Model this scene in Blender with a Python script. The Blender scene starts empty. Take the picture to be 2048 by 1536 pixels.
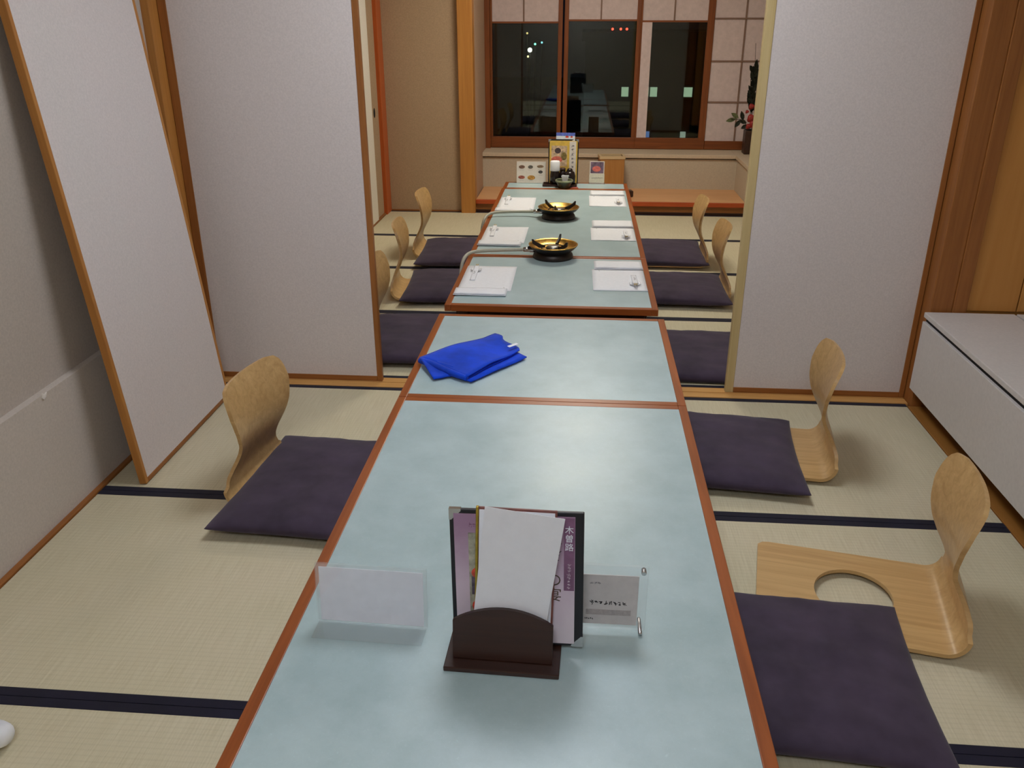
import bpy, bmesh, math, random
from mathutils import Vector, Matrix

random.seed(7)
SC = bpy.context.scene
COL = SC.collection

# ------------------------------------------------------------------ camera, world, exposure
def setup_camera():
    p, yw, r = (math.radians(a) for a in (23.481, -4.626, -0.048))
    fw = Vector((math.sin(yw)*math.cos(p), math.cos(yw)*math.cos(p), -math.sin(p)))
    rt = Vector((math.cos(yw), -math.sin(yw), 0)); up = rt.cross(fw)
    rt, up = rt*math.cos(r)+up*math.sin(r), up*math.cos(r)-rt*math.sin(r)
    cam = bpy.data.cameras.new('camera'); o = bpy.data.objects.new('camera', cam); COL.objects.link(o)
    m = Matrix((rt, up, -fw)).transposed().to_4x4(); m.translation = (0, 0, 1.44)
    o.matrix_world = m
    cam.sensor_width = 36.0; cam.lens = 1690.65*36/2048
    cam.clip_start = .02; cam.clip_end = 200
    SC.camera = o
setup_camera()
W = bpy.data.worlds.new('night_sky'); SC.world = W; W.use_nodes = True
W.node_tree.nodes['Background'].inputs[0].default_value = (.010, .012, .018, 1)
W.node_tree.nodes['Background'].inputs[1].default_value = .25
vs = SC.view_settings
vs.view_transform = 'Standard'; vs.look = 'None'; vs.gamma = 1; vs.use_curve_mapping = False
vs.exposure = 0.12
SC.cycles.max_bounces = 7; SC.cycles.diffuse_bounces = 4; SC.cycles.glossy_bounces = 3; SC.cycles.transparent_max_bounces = 10
NEAR_LAMP = ((-.10, 2.55, 2.40), 13.0, (.93, .98, 1.06))
REAR_FILL_LAMP = ((-.10, -.45, 2.40), 17.0, (.93, .98, 1.06))  # unseen fill added behind the camera to brighten surfaces facing it
FAR_LAMP = ((.03, 5.60, 2.40), 23.0, (1.0, .95, .82))

# ------------------------------------------------------------------ materials
def lin(c):
    c = [x/255 for x in c]
    return tuple(x/12.92 if x <= .04045 else ((x+.055)/1.055)**2.4 for x in c) + (1,)
MATS = {}
def base_mat(name, rough=.6, spec=.5):
    m = bpy.data.materials.new(name); m.use_nodes = True
    nt = m.node_tree; b = nt.nodes['Principled BSDF']
    b.inputs['Roughness'].default_value = rough
    b.inputs['Specular IOR Level'].default_value = spec
    return m, nt, b
def coords(nt, scale):
    tc = nt.nodes.new('ShaderNodeTexCoord'); mp = nt.nodes.new('ShaderNodeMapping')
    mp.inputs['Scale'].default_value = scale
    nt.links.new(tc.outputs['Object'], mp.inputs[0]); return mp
def noise(nt, scale, s, detail=4, rough=.6, dist=0):
    n = nt.nodes.new('ShaderNodeTexNoise'); n.inputs['Scale'].default_value = s
    n.inputs['Detail'].default_value = detail; n.inputs['Roughness'].default_value = rough
    n.inputs['Distortion'].default_value = dist
    nt.links.new(coords(nt, scale).outputs[0], n.inputs['Vector']); return n
def ramp(nt, src, stops):
    r = nt.nodes.new('ShaderNodeValToRGB'); e = r.color_ramp.elements
    while len(e) < len(stops): e.new(.5)
    for k, (p, c) in enumerate(stops): e[k].position = p; e[k].color = c
    nt.links.new(src, r.inputs[0]); return r
def bump(nt, b, src, strength, dist=.001):
    n = nt.nodes.new('ShaderNodeBump'); n.inputs['Strength'].default_value = strength
    n.inputs['Distance'].default_value = dist
    nt.links.new(src, n.inputs['Height']); nt.links.new(n.outputs[0], b.inputs['Normal'])
def shade(c, f): return tuple(max(0, min(255, x*f)) for x in c)
def plain(name, c, rough=.6, var=.06, nscale=(1, 1, 1), ns=40, bs=0, spec=.5, metal=0):
    if name in MATS: return MATS[name]
    m, nt, b = base_mat(name, rough, spec)
    n = noise(nt, nscale, ns)
    r = ramp(nt, n.outputs['Fac'], [(.3, lin(shade(c, 1-var))), (.7, lin(shade(c, 1+var)))])
    nt.links.new(r.outputs[0], b.inputs['Base Color'])
    b.inputs['Metallic'].default_value = metal
    if bs: bump(nt, b, n.outputs['Fac'], bs)
    MATS[name] = m; return m
def wood(name, c1, c2, axis='y', rough=.45, s=1.0, spec=.4):
    key = name+'_'+axis
    if key in MATS: return MATS[key]
    m, nt, b = base_mat(key, rough, spec)
    sc = {'x': (2.2, 55, 55), 'y': (55, 2.2, 55), 'z': (55, 55, 2.2)}[axis]
    n = noise(nt, tuple(v*s for v in sc), 1.0, 6, .62, .8)
    n2 = noise(nt, tuple(v*s*.2 for v in sc), 1.0, 3, .5, 1.5)
    mx = nt.nodes.new('ShaderNodeMath'); mx.operation = 'MULTIPLY_ADD'; mx.inputs[1].default_value = .6
    nt.links.new(n.outputs['Fac'], mx.inputs[0])
    m2 = nt.nodes.new('ShaderNodeMath'); m2.operation = 'MULTIPLY'; m2.inputs[1].default_value = .4
    nt.links.new(n2.outputs['Fac'], m2.inputs[0]); nt.links.new(m2.outputs[0], mx.inputs[2])
    r = ramp(nt, mx.outputs[0], [(.34, lin(c1)), (.66, lin(c2))])
    nt.links.new(r.outputs[0], b.inputs['Base Color']); bump(nt, b, n.outputs['Fac'], .12, .0006)
    MATS[key] = m; return m
def cloth(name, c, rough=.9, ws=420):
    if name in MATS: return MATS[name]
    m, nt, b = base_mat(name, rough, .2)
    n = noise(nt, (1, 1, 1), 9, 3); r = ramp(nt, n.outputs['Fac'], [(.3, lin(shade(c, .88))), (.7, lin(shade(c, 1.12)))])
    nt.links.new(r.outputs[0], b.inputs['Base Color'])
    w = noise(nt, (1, 1, 1), ws, 2); bump(nt, b, w.outputs['Fac'], .35, .0008)
    b.inputs['Sheen Weight'].default_value = .12
    MATS[name] = m; return m
def tatami_mat_material():
    m, nt, b = base_mat('igusa_rush', .62, .3)
    # rushes run across the mat (y); fine columns of weave repeat along x and y
    st = noise(nt, (260, 7, 1), 1, 3, .7)
    bl = noise(nt, (1.2, 1.2, 1), 1.6, 3)
    r1 = ramp(nt, st.outputs['Fac'], [(.25, lin((200, 188, 158))), (.5, lin((211, 200, 172))), (.78, lin((220, 210, 184)))])
    r2 = ramp(nt, bl.outputs['Fac'], [(.3, (.93, .95, .90, 1)), (.7, (1.0, 1.0, 1.0, 1))])
    mx = nt.nodes.new('ShaderNodeMix'); mx.data_type = 'RGBA'; mx.blend_type = 'MULTIPLY'; mx.inputs[0].default_value = 1
    nt.links.new(r1.outputs[0], mx.inputs[6]); nt.links.new(r2.outputs[0], mx.inputs[7])
    w = nt.nodes.new('ShaderNodeTexWave'); w.bands_direction = 'Y'; w.inputs['Scale'].default_value = 21
    w.inputs['Distortion'].default_value = .4; w.inputs['Detail'].default_value = 1
    nt.links.new(coords(nt, (1, 1, 1)).outputs[0], w.inputs['Vector'])
    r3 = ramp(nt, w.outputs['Fac'], [(.0, (.95, .95, .94, 1)), (.4, (1, 1, 1, 1))])
    m2 = nt.nodes.new('ShaderNodeMix'); m2.data_type = 'RGBA'; m2.blend_type = 'MULTIPLY'; m2.inputs[0].default_value = 1
    nt.links.new(mx.outputs[2], m2.inputs[6]); nt.links.new(r3.outputs[0], m2.inputs[7])
    nt.links.new(m2.outputs[2], b.inputs['Base Color'])
    bump(nt, b, w.outputs['Fac'], .12, .0010)
    return m
def laminate_material():
    m, nt, b = base_mat('washi_laminate', .27, .5)
    n1 = noise(nt, (1, 1, 1), 7, 5, .65); n2 = noise(nt, (1, 1, 1), 90, 4, .7, 3.0)
    r1 = ramp(nt, n1.outputs['Fac'], [(.3, lin((166, 188, 190))), (.7, lin((184, 204, 207)))])
    r2 = ramp(nt, n2.outputs['Fac'], [(.0, (.94, .94, .94, 1)), (.62, (.99, .99, .99, 1)), (.72, (1.12, 1.12, 1.11, 1))])
    mx = nt.nodes.new('ShaderNodeMix'); mx.data_type = 'RGBA'; mx.blend_type = 'MULTIPLY'; mx.inputs[0].default_value = 1
    nt.links.new(r1.outputs[0], mx.inputs[6]); nt.links.new(r2.outputs[0], mx.inputs[7])
    nt.links.new(mx.outputs[2], b.inputs['Base Color'])
    r3 = ramp(nt, n1.outputs['Fac'], [(.3, (.30, .30, .30, 1)), (.7, (.38, .38, .38, 1))])
    nt.links.new(r3.outputs[0], b.inputs['Roughness'])
    return m
def glass(name, tint=(1, 1, 1), ior=1.5, diffuse=0, dc=(255, 255, 255), rough=.0):
    m = bpy.data.materials.new(name); m.use_nodes = True; nt = m.node_tree
    out = nt.nodes['Material Output']; nt.nodes.remove(nt.nodes['Principled BSDF'])
    t = nt.nodes.new('ShaderNodeBsdfTransparent'); t.inputs[0].default_value = tint+(1,)
    g = nt.nodes.new('ShaderNodeBsdfGlossy'); g.inputs['Roughness'].default_value = rough
    f = nt.nodes.new('ShaderNodeFresnel'); ge = nt.nodes.new('ShaderNodeNewGeometry'); mr = nt.nodes.new('ShaderNodeMapRange')
    mr.inputs['To Min'].default_value = ior; mr.inputs['To Max'].default_value = 1/ior   # thin sheet: no bending inside
    nt.links.new(ge.outputs['Backfacing'], mr.inputs['Value']); nt.links.new(mr.outputs[0], f.inputs[0])
    mx = nt.nodes.new('ShaderNodeMixShader')
    nt.links.new(f.outputs[0], mx.inputs[0]); nt.links.new(t.outputs[0], mx.inputs[1]); nt.links.new(g.outputs[0], mx.inputs[2])
    last = mx
    if diffuse:
        d = nt.nodes.new('ShaderNodeBsdfDiffuse'); d.inputs[0].default_value = lin(dc)
        m2 = nt.nodes.new('ShaderNodeMixShader'); m2.inputs[0].default_value = diffuse
        nt.links.new(mx.outputs[0], m2.inputs[1]); nt.links.new(d.outputs[0], m2.inputs[2]); last = m2
    nt.links.new(last.outputs[0], out.inputs[0]); return m
def emit(name, c, s):
    m = bpy.data.materials.new(name); m.use_nodes = True; nt = m.node_tree
    b = nt.nodes['Principled BSDF']; b.inputs['Base Color'].default_value = tuple(c)+(1,)
    b.inputs['Emission Color'].default_value = tuple(c)+(1,); b.inputs['Emission Strength'].default_value = s
    return m

PLASTER = plain('wall_cloth', (192, 181, 170), .85, .035, ns=140, spec=.2)
DADO = plain('wall_paper_skirt', (204, 194, 184), .85, .03, ns=140, spec=.2)
FUSUMA = plain('fusuma_paper', (221, 212, 209), .8, .03, ns=160, spec=.25)
FUSUMA_PALE = plain('pale_panel', (232, 226, 214), .7, .02, ns=90, spec=.3)
TAN = plain('tan_sand_wall', (176, 150, 122), .9, .05, ns=120, spec=.15)
CEIL = plain('ceiling_board', (226, 214, 196), .8, .03, ns=20)
BROWN1, BROWN2 = (138, 84, 38), (168, 108, 54)
def brown(a): return wood('cedar_frame', BROWN1, BROWN2, a, .45)
def postw(a): return wood('hinoki_post', (172, 112, 52), (196, 136, 66), a, .45)
def sillw(a): return wood('sill_wood', (200, 146, 80), (220, 170, 104), a, .35)
def palew(a): return wood('pale_stile', (196, 172, 118), (212, 190, 140), a, .5)
def trimw(a): return wood('red_table_trim', (132, 66, 24), (166, 90, 40), a, .32, spec=.5)
def darkw(a): return wood('dark_stand', (44, 24, 18), (62, 36, 26), a, .35, spec=.5)
def winw(a): return wood('window_frame', (112, 58, 26), (146, 82, 38), a, .45)
def plankw(a): return wood('toko_plank', (212, 156, 106), (226, 174, 124), a, .35)
def panelw(a): return wood('alcove_panel', (190, 130, 62), (204, 146, 76), a, .5, .5)
REDW = wood('orange_lacquer', (176, 82, 34), (192, 96, 44), 'z', .35)
REDX = wood('orange_lacquer', (174, 72, 32), (192, 88, 42), 'x', .35)
ZAISU = wood('oak_plywood', (188, 147, 94), (218, 181, 124), 'x', .32, .9, spec=.5)
TATAMI = tatami_mat_material()
BORDER = cloth('black_border_cloth', (24, 22, 40), .8, 700)
LAM = laminate_material()
CUSHION = cloth('purple_cotton', (67, 57, 73), .95, 600)
BLUE = cloth('blue_cotton', (6, 66, 204), .85, 700)
CABWHITE = plain('cabinet_laminate', (212, 206, 201), .5, .02, ns=90, spec=.35)
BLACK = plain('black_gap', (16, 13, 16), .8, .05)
GLASSW = glass('window_glass', (.80, .84, .80), 1.52)
PAPER = plain('white_paper', (236, 238, 244), .7, .012, ns=60, spec=.25)
SHOJI = plain('shoji_paper', (218, 200, 198), .85, .03, ns=30, spec=.1)
METAL = plain('chrome', (200, 200, 200), .22, .03, metal=1)
INK = plain('black_ink', (30, 28, 34), .7, .05)
GREYINK = plain('grey_ink', (150, 148, 152), .7, .05)

# ------------------------------------------------------------------ mesh helpers
def link(name, me, mat, parent=None, loc=(0, 0, 0), rot=(0, 0, 0)):
    o = bpy.data.objects.new(name, me); COL.objects.link(o)
    if mat is not None and not me.materials: me.materials.append(mat)
    o.location = loc; o.rotation_euler = rot
    if parent is not None: o.parent = parent
    return o
def from_bm(name, bm, mat, parent=None, loc=(0, 0, 0), rot=(0, 0, 0), smooth=False):
    me = bpy.data.meshes.new(name); bmesh.ops.recalc_face_normals(bm, faces=bm.faces)
    bm.to_mesh(me); bm.free()
    if smooth:
        for p in me.polygons: p.use_smooth = True
    return link(name, me, mat, parent, loc, rot)
def add_box(bm, lo, hi, bevel=0):
    vs_ = [bm.verts.new((x, y, z)) for z in (lo[2], hi[2]) for y in (lo[1], hi[1]) for x in (lo[0], hi[0])]
    fs = [bm.faces.new([vs_[i] for i in q]) for q in ((0, 2, 3, 1), (4, 5, 7, 6), (0, 1, 5, 4), (2, 6, 7, 3), (0, 4, 6, 2), (1, 3, 7, 5))]
    if bevel:
        es = list({e for f in fs for e in f.edges})
        bmesh.ops.bevel(bm, geom=es, offset=bevel, segments=2, affect='EDGES', profile=.5)
def box(name, lo, hi, mat, parent=None, bevel=.0015, loc=(0, 0, 0), rot=(0, 0, 0)):
    bm = bmesh.new(); lo2 = [min(a, b) for a, b in zip(lo, hi)]; hi2 = [max(a, b) for a, b in zip(lo, hi)]
    bv = min(bevel, .3*min(h-l for l, h in zip(lo2, hi2)))
    add_box(bm, lo2, hi2, bv)
    return from_bm(name, bm, mat, parent, loc, rot)
def lathe(name, prof, mat, parent=None, seg=40, loc=(0, 0, 0), cap=True, smooth=True):
    bm = bmesh.new(); rings = []
    for r, z in prof:
        rings.append([bm.verts.new((r*math.cos(2*math.pi*k/seg), r*math.sin(2*math.pi*k/seg), z)) for k in range(seg)])
    for a, b in zip(rings, rings[1:]):
        for k in range(seg): bm.faces.new((a[k], a[(k+1) % seg], b[(k+1) % seg], b[k]))
    if cap:
        bm.faces.new(rings[0][::-1]); bm.faces.new(rings[-1])
    return from_bm(name, bm, mat, parent, loc, smooth=smooth)
def tube(name, pts, r, mat, parent=None, seg=10, loc=(0, 0, 0), radii=None):
    # smooth path through the points
    P = [Vector(p) for p in pts]; path = []; rr = []
    for i in range(len(P)-1):
        p0 = P[max(i-1, 0)]; p1 = P[i]; p2 = P[i+1]; p3 = P[min(i+2, len(P)-1)]
        for k in range(6):
            t = k/6
            path.append(.5*((2*p1)+(-p0+p2)*t+(2*p0-5*p1+4*p2-p3)*t*t+(-p0+3*p1-3*p2+p3)*t**3))
            rr.append(r if radii is None else radii[i]*(1-t)+radii[i+1]*t)
    path.append(P[-1]); rr.append(r if radii is None else radii[-1])
    bm = bmesh.new(); rings = []
    for i, p in enumerate(path):
        d = (path[min(i+1, len(path)-1)]-path[max(i-1, 0)]).normalized()
        a = d.cross(Vector((0, 0, 1)))
        if a.length < .05: a = d.cross(Vector((1, 0, 0)))
        a.normalize(); b = d.cross(a)
        rings.append([bm.verts.new(p+(a*math.cos(2*math.pi*k/seg)+b*math.sin(2*math.pi*k/seg))*rr[i]) for k in range(seg)])
    for a, b in zip(rings, rings[1:]):
        for k in range(seg): bm.faces.new((a[k], a[(k+1) % seg], b[(k+1) % seg], b[k]))
    bm.faces.new(rings[0][::-1]); bm.faces.new(rings[-1])
    return from_bm(name, bm, mat, parent, loc, smooth=True)
def prism(name, pts, z0, z1, mat, parent=None, bevel=.001, loc=(0, 0, 0), rot=(0, 0, 0)):
    # polygon in x,y extruded from z0 to z1
    bm = bmesh.new(); a = [bm.verts.new((x, y, z0)) for x, y in pts]; b = [bm.verts.new((x, y, z1)) for x, y in pts]
    n = len(pts); bm.faces.new(a[::-1]); bm.faces.new(b)
    for k in range(n): bm.faces.new((a[k], a[(k+1) % n], b[(k+1) % n], b[k]))
    if bevel: bmesh.ops.bevel(bm, geom=list(bm.edges), offset=bevel, segments=2, affect='EDGES')
    return from_bm(name, bm, mat, parent, loc, rot)
def empty(name, loc=(0, 0, 0), rz=0, label=None, cat=None, group=None, kind=None, rot=None):
    o = bpy.data.objects.new(name, None); COL.objects.link(o); o.location = loc
    o.rotation_euler = rot if rot else (0, 0, rz); o.empty_display_size = .05
    tag(o, label, cat, group, kind); return o
def tag(o, label=None, cat=None, group=None, kind=None):
    if label: o['label'] = label
    if cat: o['category'] = cat
    if group: o['group'] = group
    if kind: o['kind'] = kind
    return o
def structure(o, label=None, cat=None):
    tag(o, label, cat, None, 'structure'); return o
def copy_tree(o, parent=None):
    c = o.copy(); COL.objects.link(c)
    if parent is not None: c.parent = parent
    for ch in list(o.children): copy_tree(ch, c)
    return c
def text(name, body, size, mat, parent, loc, rot, mirror=False, bold=.0, ext=.0002):
    cu = bpy.data.curves.new(name, 'FONT'); cu.body = body; cu.size = size; cu.align_x = 'CENTER'; cu.align_y = 'CENTER'
    cu.extrude = ext; cu.offset = bold; cu.space_line = 1.05; cu.resolution_u = 3
    t = bpy.data.objects.new(name, cu); COL.objects.link(t)
    dg = bpy.context.evaluated_depsgraph_get()
    me = bpy.data.meshes.new_from_object(t.evaluated_get(dg)); me.name = name
    bpy.data.objects.remove(t); bpy.data.curves.remove(cu); me.materials.clear()
    o = link(name, me, mat, parent, loc, rot)
    if mirror: o.scale = (-1, 1, 1)
    return o
def scribble(name, w, h, n, mat, parent, loc, rot, seed=0, vertical=False, t=.0012):
    # a line of small unreadable printed characters
    rnd = random.Random(seed); bm = bmesh.new()
    for k in range(n):
        cx, cy = ((k+.5)/n-.5)*w, 0
        cw, ch = w/n*.72, h
        if vertical: cx, cy, cw, ch = 0, (.5-(k+.5)/n)*h, w, h/n*.72
        for _ in range(5):
            x, y = cx+(rnd.random()-.5)*cw*.7, cy+(rnd.random()-.5)*ch*.7
            an = rnd.choice((0, 0, math.pi/2, math.pi/2, .8, -.8))+rnd.uniform(-.2, .2); le = rnd.uniform(.2, .5)*min(cw, ch)
            dx, dy = math.cos(an), math.sin(an)
            q = [(x-dx*le+dy*t*.5, y-dy*le-dx*t*.5), (x+dx*le+dy*t*.3, y+dy*le-dx*t*.3), (x+dx*le-dy*t*.3, y+dy*le+dx*t*.3), (x-dx*le-dy*t*.5, y-dy*le+dx*t*.5)]
            lo_ = [bm.verts.new((u, v, 0)) for u, v in q]; hi_ = [bm.verts.new((u, v, .0002)) for u, v in q]
            bm.faces.new(hi_)
            for k2 in range(4): bm.faces.new((lo_[k2], lo_[(k2+1) % 4], hi_[(k2+1) % 4], hi_[k2]))
    o = from_bm(name, bm, mat, parent, loc, rot); return o
def disc(name, rx, ry, mat, parent, loc, rot, seg=18, th=.0003):
    return prism(name, [(rx*math.cos(2*math.pi*k/seg), ry*math.sin(2*math.pi*k/seg)) for k in range(seg)], 0, th, mat, parent, 0, loc, rot)

UP = (math.pi/2, 0, 0)      # a print standing upright, facing -y (towards the camera)

# ------------------------------------------------------------------ the room shell
ZC = 2.45
XL, XR = -1.602, 1.78
def S(name, lo, hi, mat, bevel=0, parent=None):
    o = box(name, lo, hi, mat, parent, bevel)
    if parent is None: structure(o)
    return o

floor = S('floor', (-1.72, -1.7, -.14), (1.90, 7.80, -.056), plain('subfloor', (150, 120, 84), .8))
def tatami(x0, x1, y0, y1, b0=True, b1=True):
    g = .0015; bw = .027
    m = box('tatami_mat', (x0+g, y0+g, -.055), (x1-g, y1-g, 0), TATAMI, floor, .002)
    if b0: box('mat_border', (x0+g, y0+g-.0005, -.05), (x1-g, y0+bw, .0012), BORDER, m, .0008)
    if b1: box('mat_border', (x0+g, y1-bw, -.05), (x1-g, y1-g+.0005, .0012), BORDER, m, .0008)
NX0, NX1 = -1.557, 1.337
ynear = [3.224, 2.317, 1.408, .499, -.41, -1.32]
for i in range(5):
    xs = [NX0, .22, NX1] if i % 2 == 0 else [NX0, -.20, NX1]
    for a, b in zip(xs, xs[1:]): tatami(a, b, ynear[i+1], ynear[i])
yfar = [3.326, 4.214, 5.075, 5.925, 6.742]
for i in range(4):
    xs = [-1.535, .25, 1.75] if i % 2 == 0 else [-1.535, -.15, 1.75]
    for a, b in zip(xs, xs[1:]): tatami(a, b, yfar[i], yfar[i+1])

ceiling = S('ceiling', (-1.72, -1.7, ZC), (1.90, 7.80, ZC+.06), CEIL)
wl = S('wall_left', (XL-.10, -1.5, -.056), (XL, 3.22, ZC), PLASTER)
box('paper_skirt', (XL-.001, -1.5, 0), (-1.577, 3.20, .41), DADO, wl, .001)
# torn flake of paper on the seam of the skirt
prism('torn_flake', [(0, 0), (.012, .004), (.020, .016), (.008, .011), (.001, .020), (-.004, .006)], 0, .004, plain('torn_paper', (238, 232, 224), .8), wl, 0, (-1.5765, 2.17, .396), (math.pi/2, 0, math.pi/2))
S('baseboard_left', (-1.577, -1.5, -.055), (-1.5575, 3.22, .006), brown('y'), .002)
S('wall_back', (-1.72, -1.62, -.056), (1.90, -1.5, ZC), PLASTER)
wr = S('wall_right', (XR, -1.5, -.056), (XR+.10, 7.80, ZC), PLASTER)
S('wall_left_far', (-1.70, 3.33, -.056), (-1.56, 6.80, ZC), TAN)
S('wall_far', (-1.60, 6.752, -.056), (-.945, 6.86, ZC), TAN)
S('wall_recess_left', (-.98, 6.82, -.056), (-.842, 7.80, ZC), plain('recess_sand_wall', (186, 156, 132), .9, .05, ns=120, spec=.15))
S('wall_window', (-.90, 7.62, 2.02), (1.80, 7.76, ZC), TAN)
S('wall_under_window', (-.90, 7.60, -.056), (1.80, 7.76, .37), TAN)
S('wall_over_opening', (-1.62, 3.235, 1.80), (1.90, 3.315, ZC), PLASTER)
S('trim_head', (-1.62, 3.215, 1.755), (1.50, 3.335, 1.80), brown('x'), .002)
# skirt board where the far mats meet the walls
S('baseboard_left_far', (-1.56, 3.33, -.055), (-1.536, 6.60, .012), brown('y'), .002)
S('baseboard_far', (-1.52, 6.742, -.055), (-.945, 6.753, .012), brown('x'), .002)

# the sill with its two grooves
sill = S('trim_sill', (-1.60, 3.2245, -.056), (1.347, 3.3255, -.002), sillw('x'), .001)
box('sill_strip', (-1.60, 3.2265, -.004), (1.347, 3.273, .003), sillw('x'), sill, .001)
box('sill_strip', (-1.60, 3.279, -.004), (1.347, 3.3235, .003), sillw('x'), sill, .001)
box('sill_groove', (-1.60, 3.272, -.004), (1.347, 3.280, .0005), brown('x'), sill, 0)

# ------------------------------------------------------------------ posts
S('trim_left_post', (-1.604, 3.215, 0), (-1.572, 3.335, 1.76), postw('z'), .002)
pr = S('trim_right_post', (1.349, 3.205, -.056), (1.43, 3.335, ZC), brown('z'), .003)
box('post_face', (1.43, 3.20, .39), (1.482, 3.30, ZC), wood('cedar_frame', BROWN1, BROWN2, 'z', .45), pr, .002)
S('trim_corner_post', (-1.60, 6.60, -.056), (-1.522, 6.752, ZC), REDW, .003)
S('trim_alcove_post', (-.947, 6.70, -.056), (-.835, 6.825, ZC), postw('z'), .004)

# ------------------------------------------------------------------ sliding panels
def fusuma(parent, w, h, th, stile_l, stile_r, rail, ml, mr, mb, fl, fr):
    # built in local x (width), y (thickness), z (height)
    box('paper_face', (fl, .002, rail), (w-fr, th-.002, h-.022), FUSUMA, parent, 0)
    box('stile', (0, 0, 0), (fl, th, h), ml, parent, .002)
    box('stile', (w-fr, 0, 0), (w, th, h), mr, parent, .002)
    box('rail', (fl, 0, 0), (w-fr, th, rail), mb, parent, .002)
    box('rail', (fl, 0, h-.022), (w-fr, th, h), mb, parent, .002)
d1 = structure(empty('door_1', (-1.571, 3.281, .003), 0), 'left paper sliding panel with brown frame, closing the opening')
fusuma(d1, .747, 1.752, .026, .034, .022, .024, brown('z'), brown('z'), brown('x'), .034, .022)
bpy.data.objects['paper_face']['label'] = 'pale lavender grey paper'
d2 = structure(empty('door_2', (.625, 3.281, .003), 0), 'right paper sliding panel with pale left stile')
fusuma(d2, .722, 1.752, .026, .034, .022, .024, palew('z'), brown('z'), brown('x'), .033, .021)
lp = empty('leaning_sliding_panel', (-1.445, 2.36, .002), label='paper sliding panel taken out and leaned against the left wall', cat='sliding panel', rot=(0, -math.atan(.0875), 0))
box('paper_face', (.002, .016, .016), (.023, .704, 1.74), FUSUMA, lp, 0)
box('stile', (0, 0, 0), (.025, .016, 1.755), postw('z'), lp, .002)
box('stile', (0, .704, 0), (.025, .72, 1.755), postw('z'), lp, .002)
box('rail', (0, .016, 0), (.025, .704, .016), brown('y'), lp, .002)
box('rail', (0, .016, 1.74), (.025, .704, 1.755), brown('y'), lp, .002)
d3 = structure(empty('door_3', (-1.558, 5.42, 0)), 'white sliding panel on the far left wall')
box('panel_face', (0, 0, .012), (.022, .93, 1.76), FUSUMA_PALE, d3, .003)
d4 = structure(empty('door_4', (-1.560, 6.30, 0)), 'tan sliding panel with a dark finger pull beside the orange post')
d4p = box('panel_face', (0, 0, .012), (.010, .31, 1.76), TAN, d4, .002)
pl = lathe('finger_pull', [(.021, 0), (.024, .002), (.021, .004), (.006, .002)], BLACK, d4p, 20, (.010, .165, .785))
pl.rotation_euler = (0, math.pi/2, 0); pl.scale = (1.5, .9, 1)

# ------------------------------------------------------------------ raised platform, low wall and shelf under the window
pf = S('trim_platform', (-.835, 6.765, -.056), (1.29, 7.34, .066), brown('x'), .002)
for k in range(4):
    y0 = 6.775+k*.141
    box('floor_plank', (-.835, y0, .060), (1.29, y0+.1405, .096), plankw('x'), pf, .001)
box('front_beam', (-.835, 6.748, .064), (1.29, 6.776, .097), REDX, pf, .003)
box('kick_strip', (-.835, 6.755, -.05), (1.29, 6.768, .018), darkw('x'), pf, .001)
lw = S('wall_low', (-.842, 7.335, .09), (1.292, 7.60, .343), plain('low_wall_panel', (196, 184, 164), .8, .03, ns=100, spec=.2))
box('side_panel', (1.292, 6.755, -.05), (1.40, 7.60, .343), MATS['low_wall_panel'], lw, .001)
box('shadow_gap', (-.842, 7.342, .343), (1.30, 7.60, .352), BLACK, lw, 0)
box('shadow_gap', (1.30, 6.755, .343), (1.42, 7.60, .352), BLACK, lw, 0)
sh = S('trim_shelf', (-.842, 7.315, .352), (1.275, 7.62, .384), plain('shelf_board', (206, 188, 164), .5, .03, ns=60), .003)
box('side_shelf', (1.275, 6.755, .352), (1.775, 7.62, .384), MATS['shelf_board'], sh, .003)

# ------------------------------------------------------------------ windows
YW = 7.63
TOPZ = 2.02
def window(n, x0, x1, sl, sr, label, paper_bottom, mid):
    w = structure(empty('window_%d' % n, (0, YW, .384)), label)
    b = -.384
    box('bottom_rail', (x0, 0, 0), (x1, .032, .478+b), winw('x'), w, .003)
    box('stile', (x0, 0, .478+b), (x0+sl, .032, TOPZ+b), winw('z'), w, .003)
    box('stile', (x1-sr, 0, .478+b), (x1, .032, TOPZ+b), winw('z'), w, .003)
    box('middle_rail', (x0+sl, .004, paper_bottom+b-.010), (x1-sr, .028, paper_bottom+b+.004), winw('x'), w, .001)
    g = box('glass_pane', (x0+sl-.004, .016, .474+b), (x1-sr+.004, .020, paper_bottom+b), GLASSW, w, 0)
    box('glass_pane', (x0+sl-.004, .090, .44+b), (x1-sr+.004, .094, TOPZ+b), GLASSW, w, 0)
    for xa, xb in ((x0+sl, mid), (mid, x1-sr)):
        for za, zb in ((paper_bottom+.004, 1.70), (1.70, TOPZ)):
            box('paper_panel', (xa, .014, za+b), (xb, .018, zb+b), SHOJI, w, 0)
    box('muntin', (mid-.006, .006, paper_bottom+b), (mid+.006, .014, TOPZ+b), wood('muntin_wood', (128, 100, 88), (146, 116, 100), 'z', .6), w, .001)
    box('muntin', (x0+sl, .006, 1.694+b), (x1-sr, .014, 1.706+b), wood('muntin_wood', (128, 100, 88), (146, 116, 100), 'x', .6), w, .001)
    return w
S('trim_window_jamb', (-.842, 7.58, .384), (-.80, 7.70, TOPZ), winw('z'), .003)
window(1, -.80, -.193, .018, .036, 'left lattice window with night glass behind the far table', 1.400, -.517)
window(2, -.178, .452, .036, .034, 'middle lattice window with night glass', 1.416, .123)
window(3, .452, 1.048, .012, .055, 'right lattice window with night glass and a pale paper edge', 1.408, .722)
w3 = bpy.data.objects['window_3']
box('paper_strip', (.462, .006, .478-.384), (.545, .014, 1.40-.384), SHOJI, w3, .001)
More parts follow.
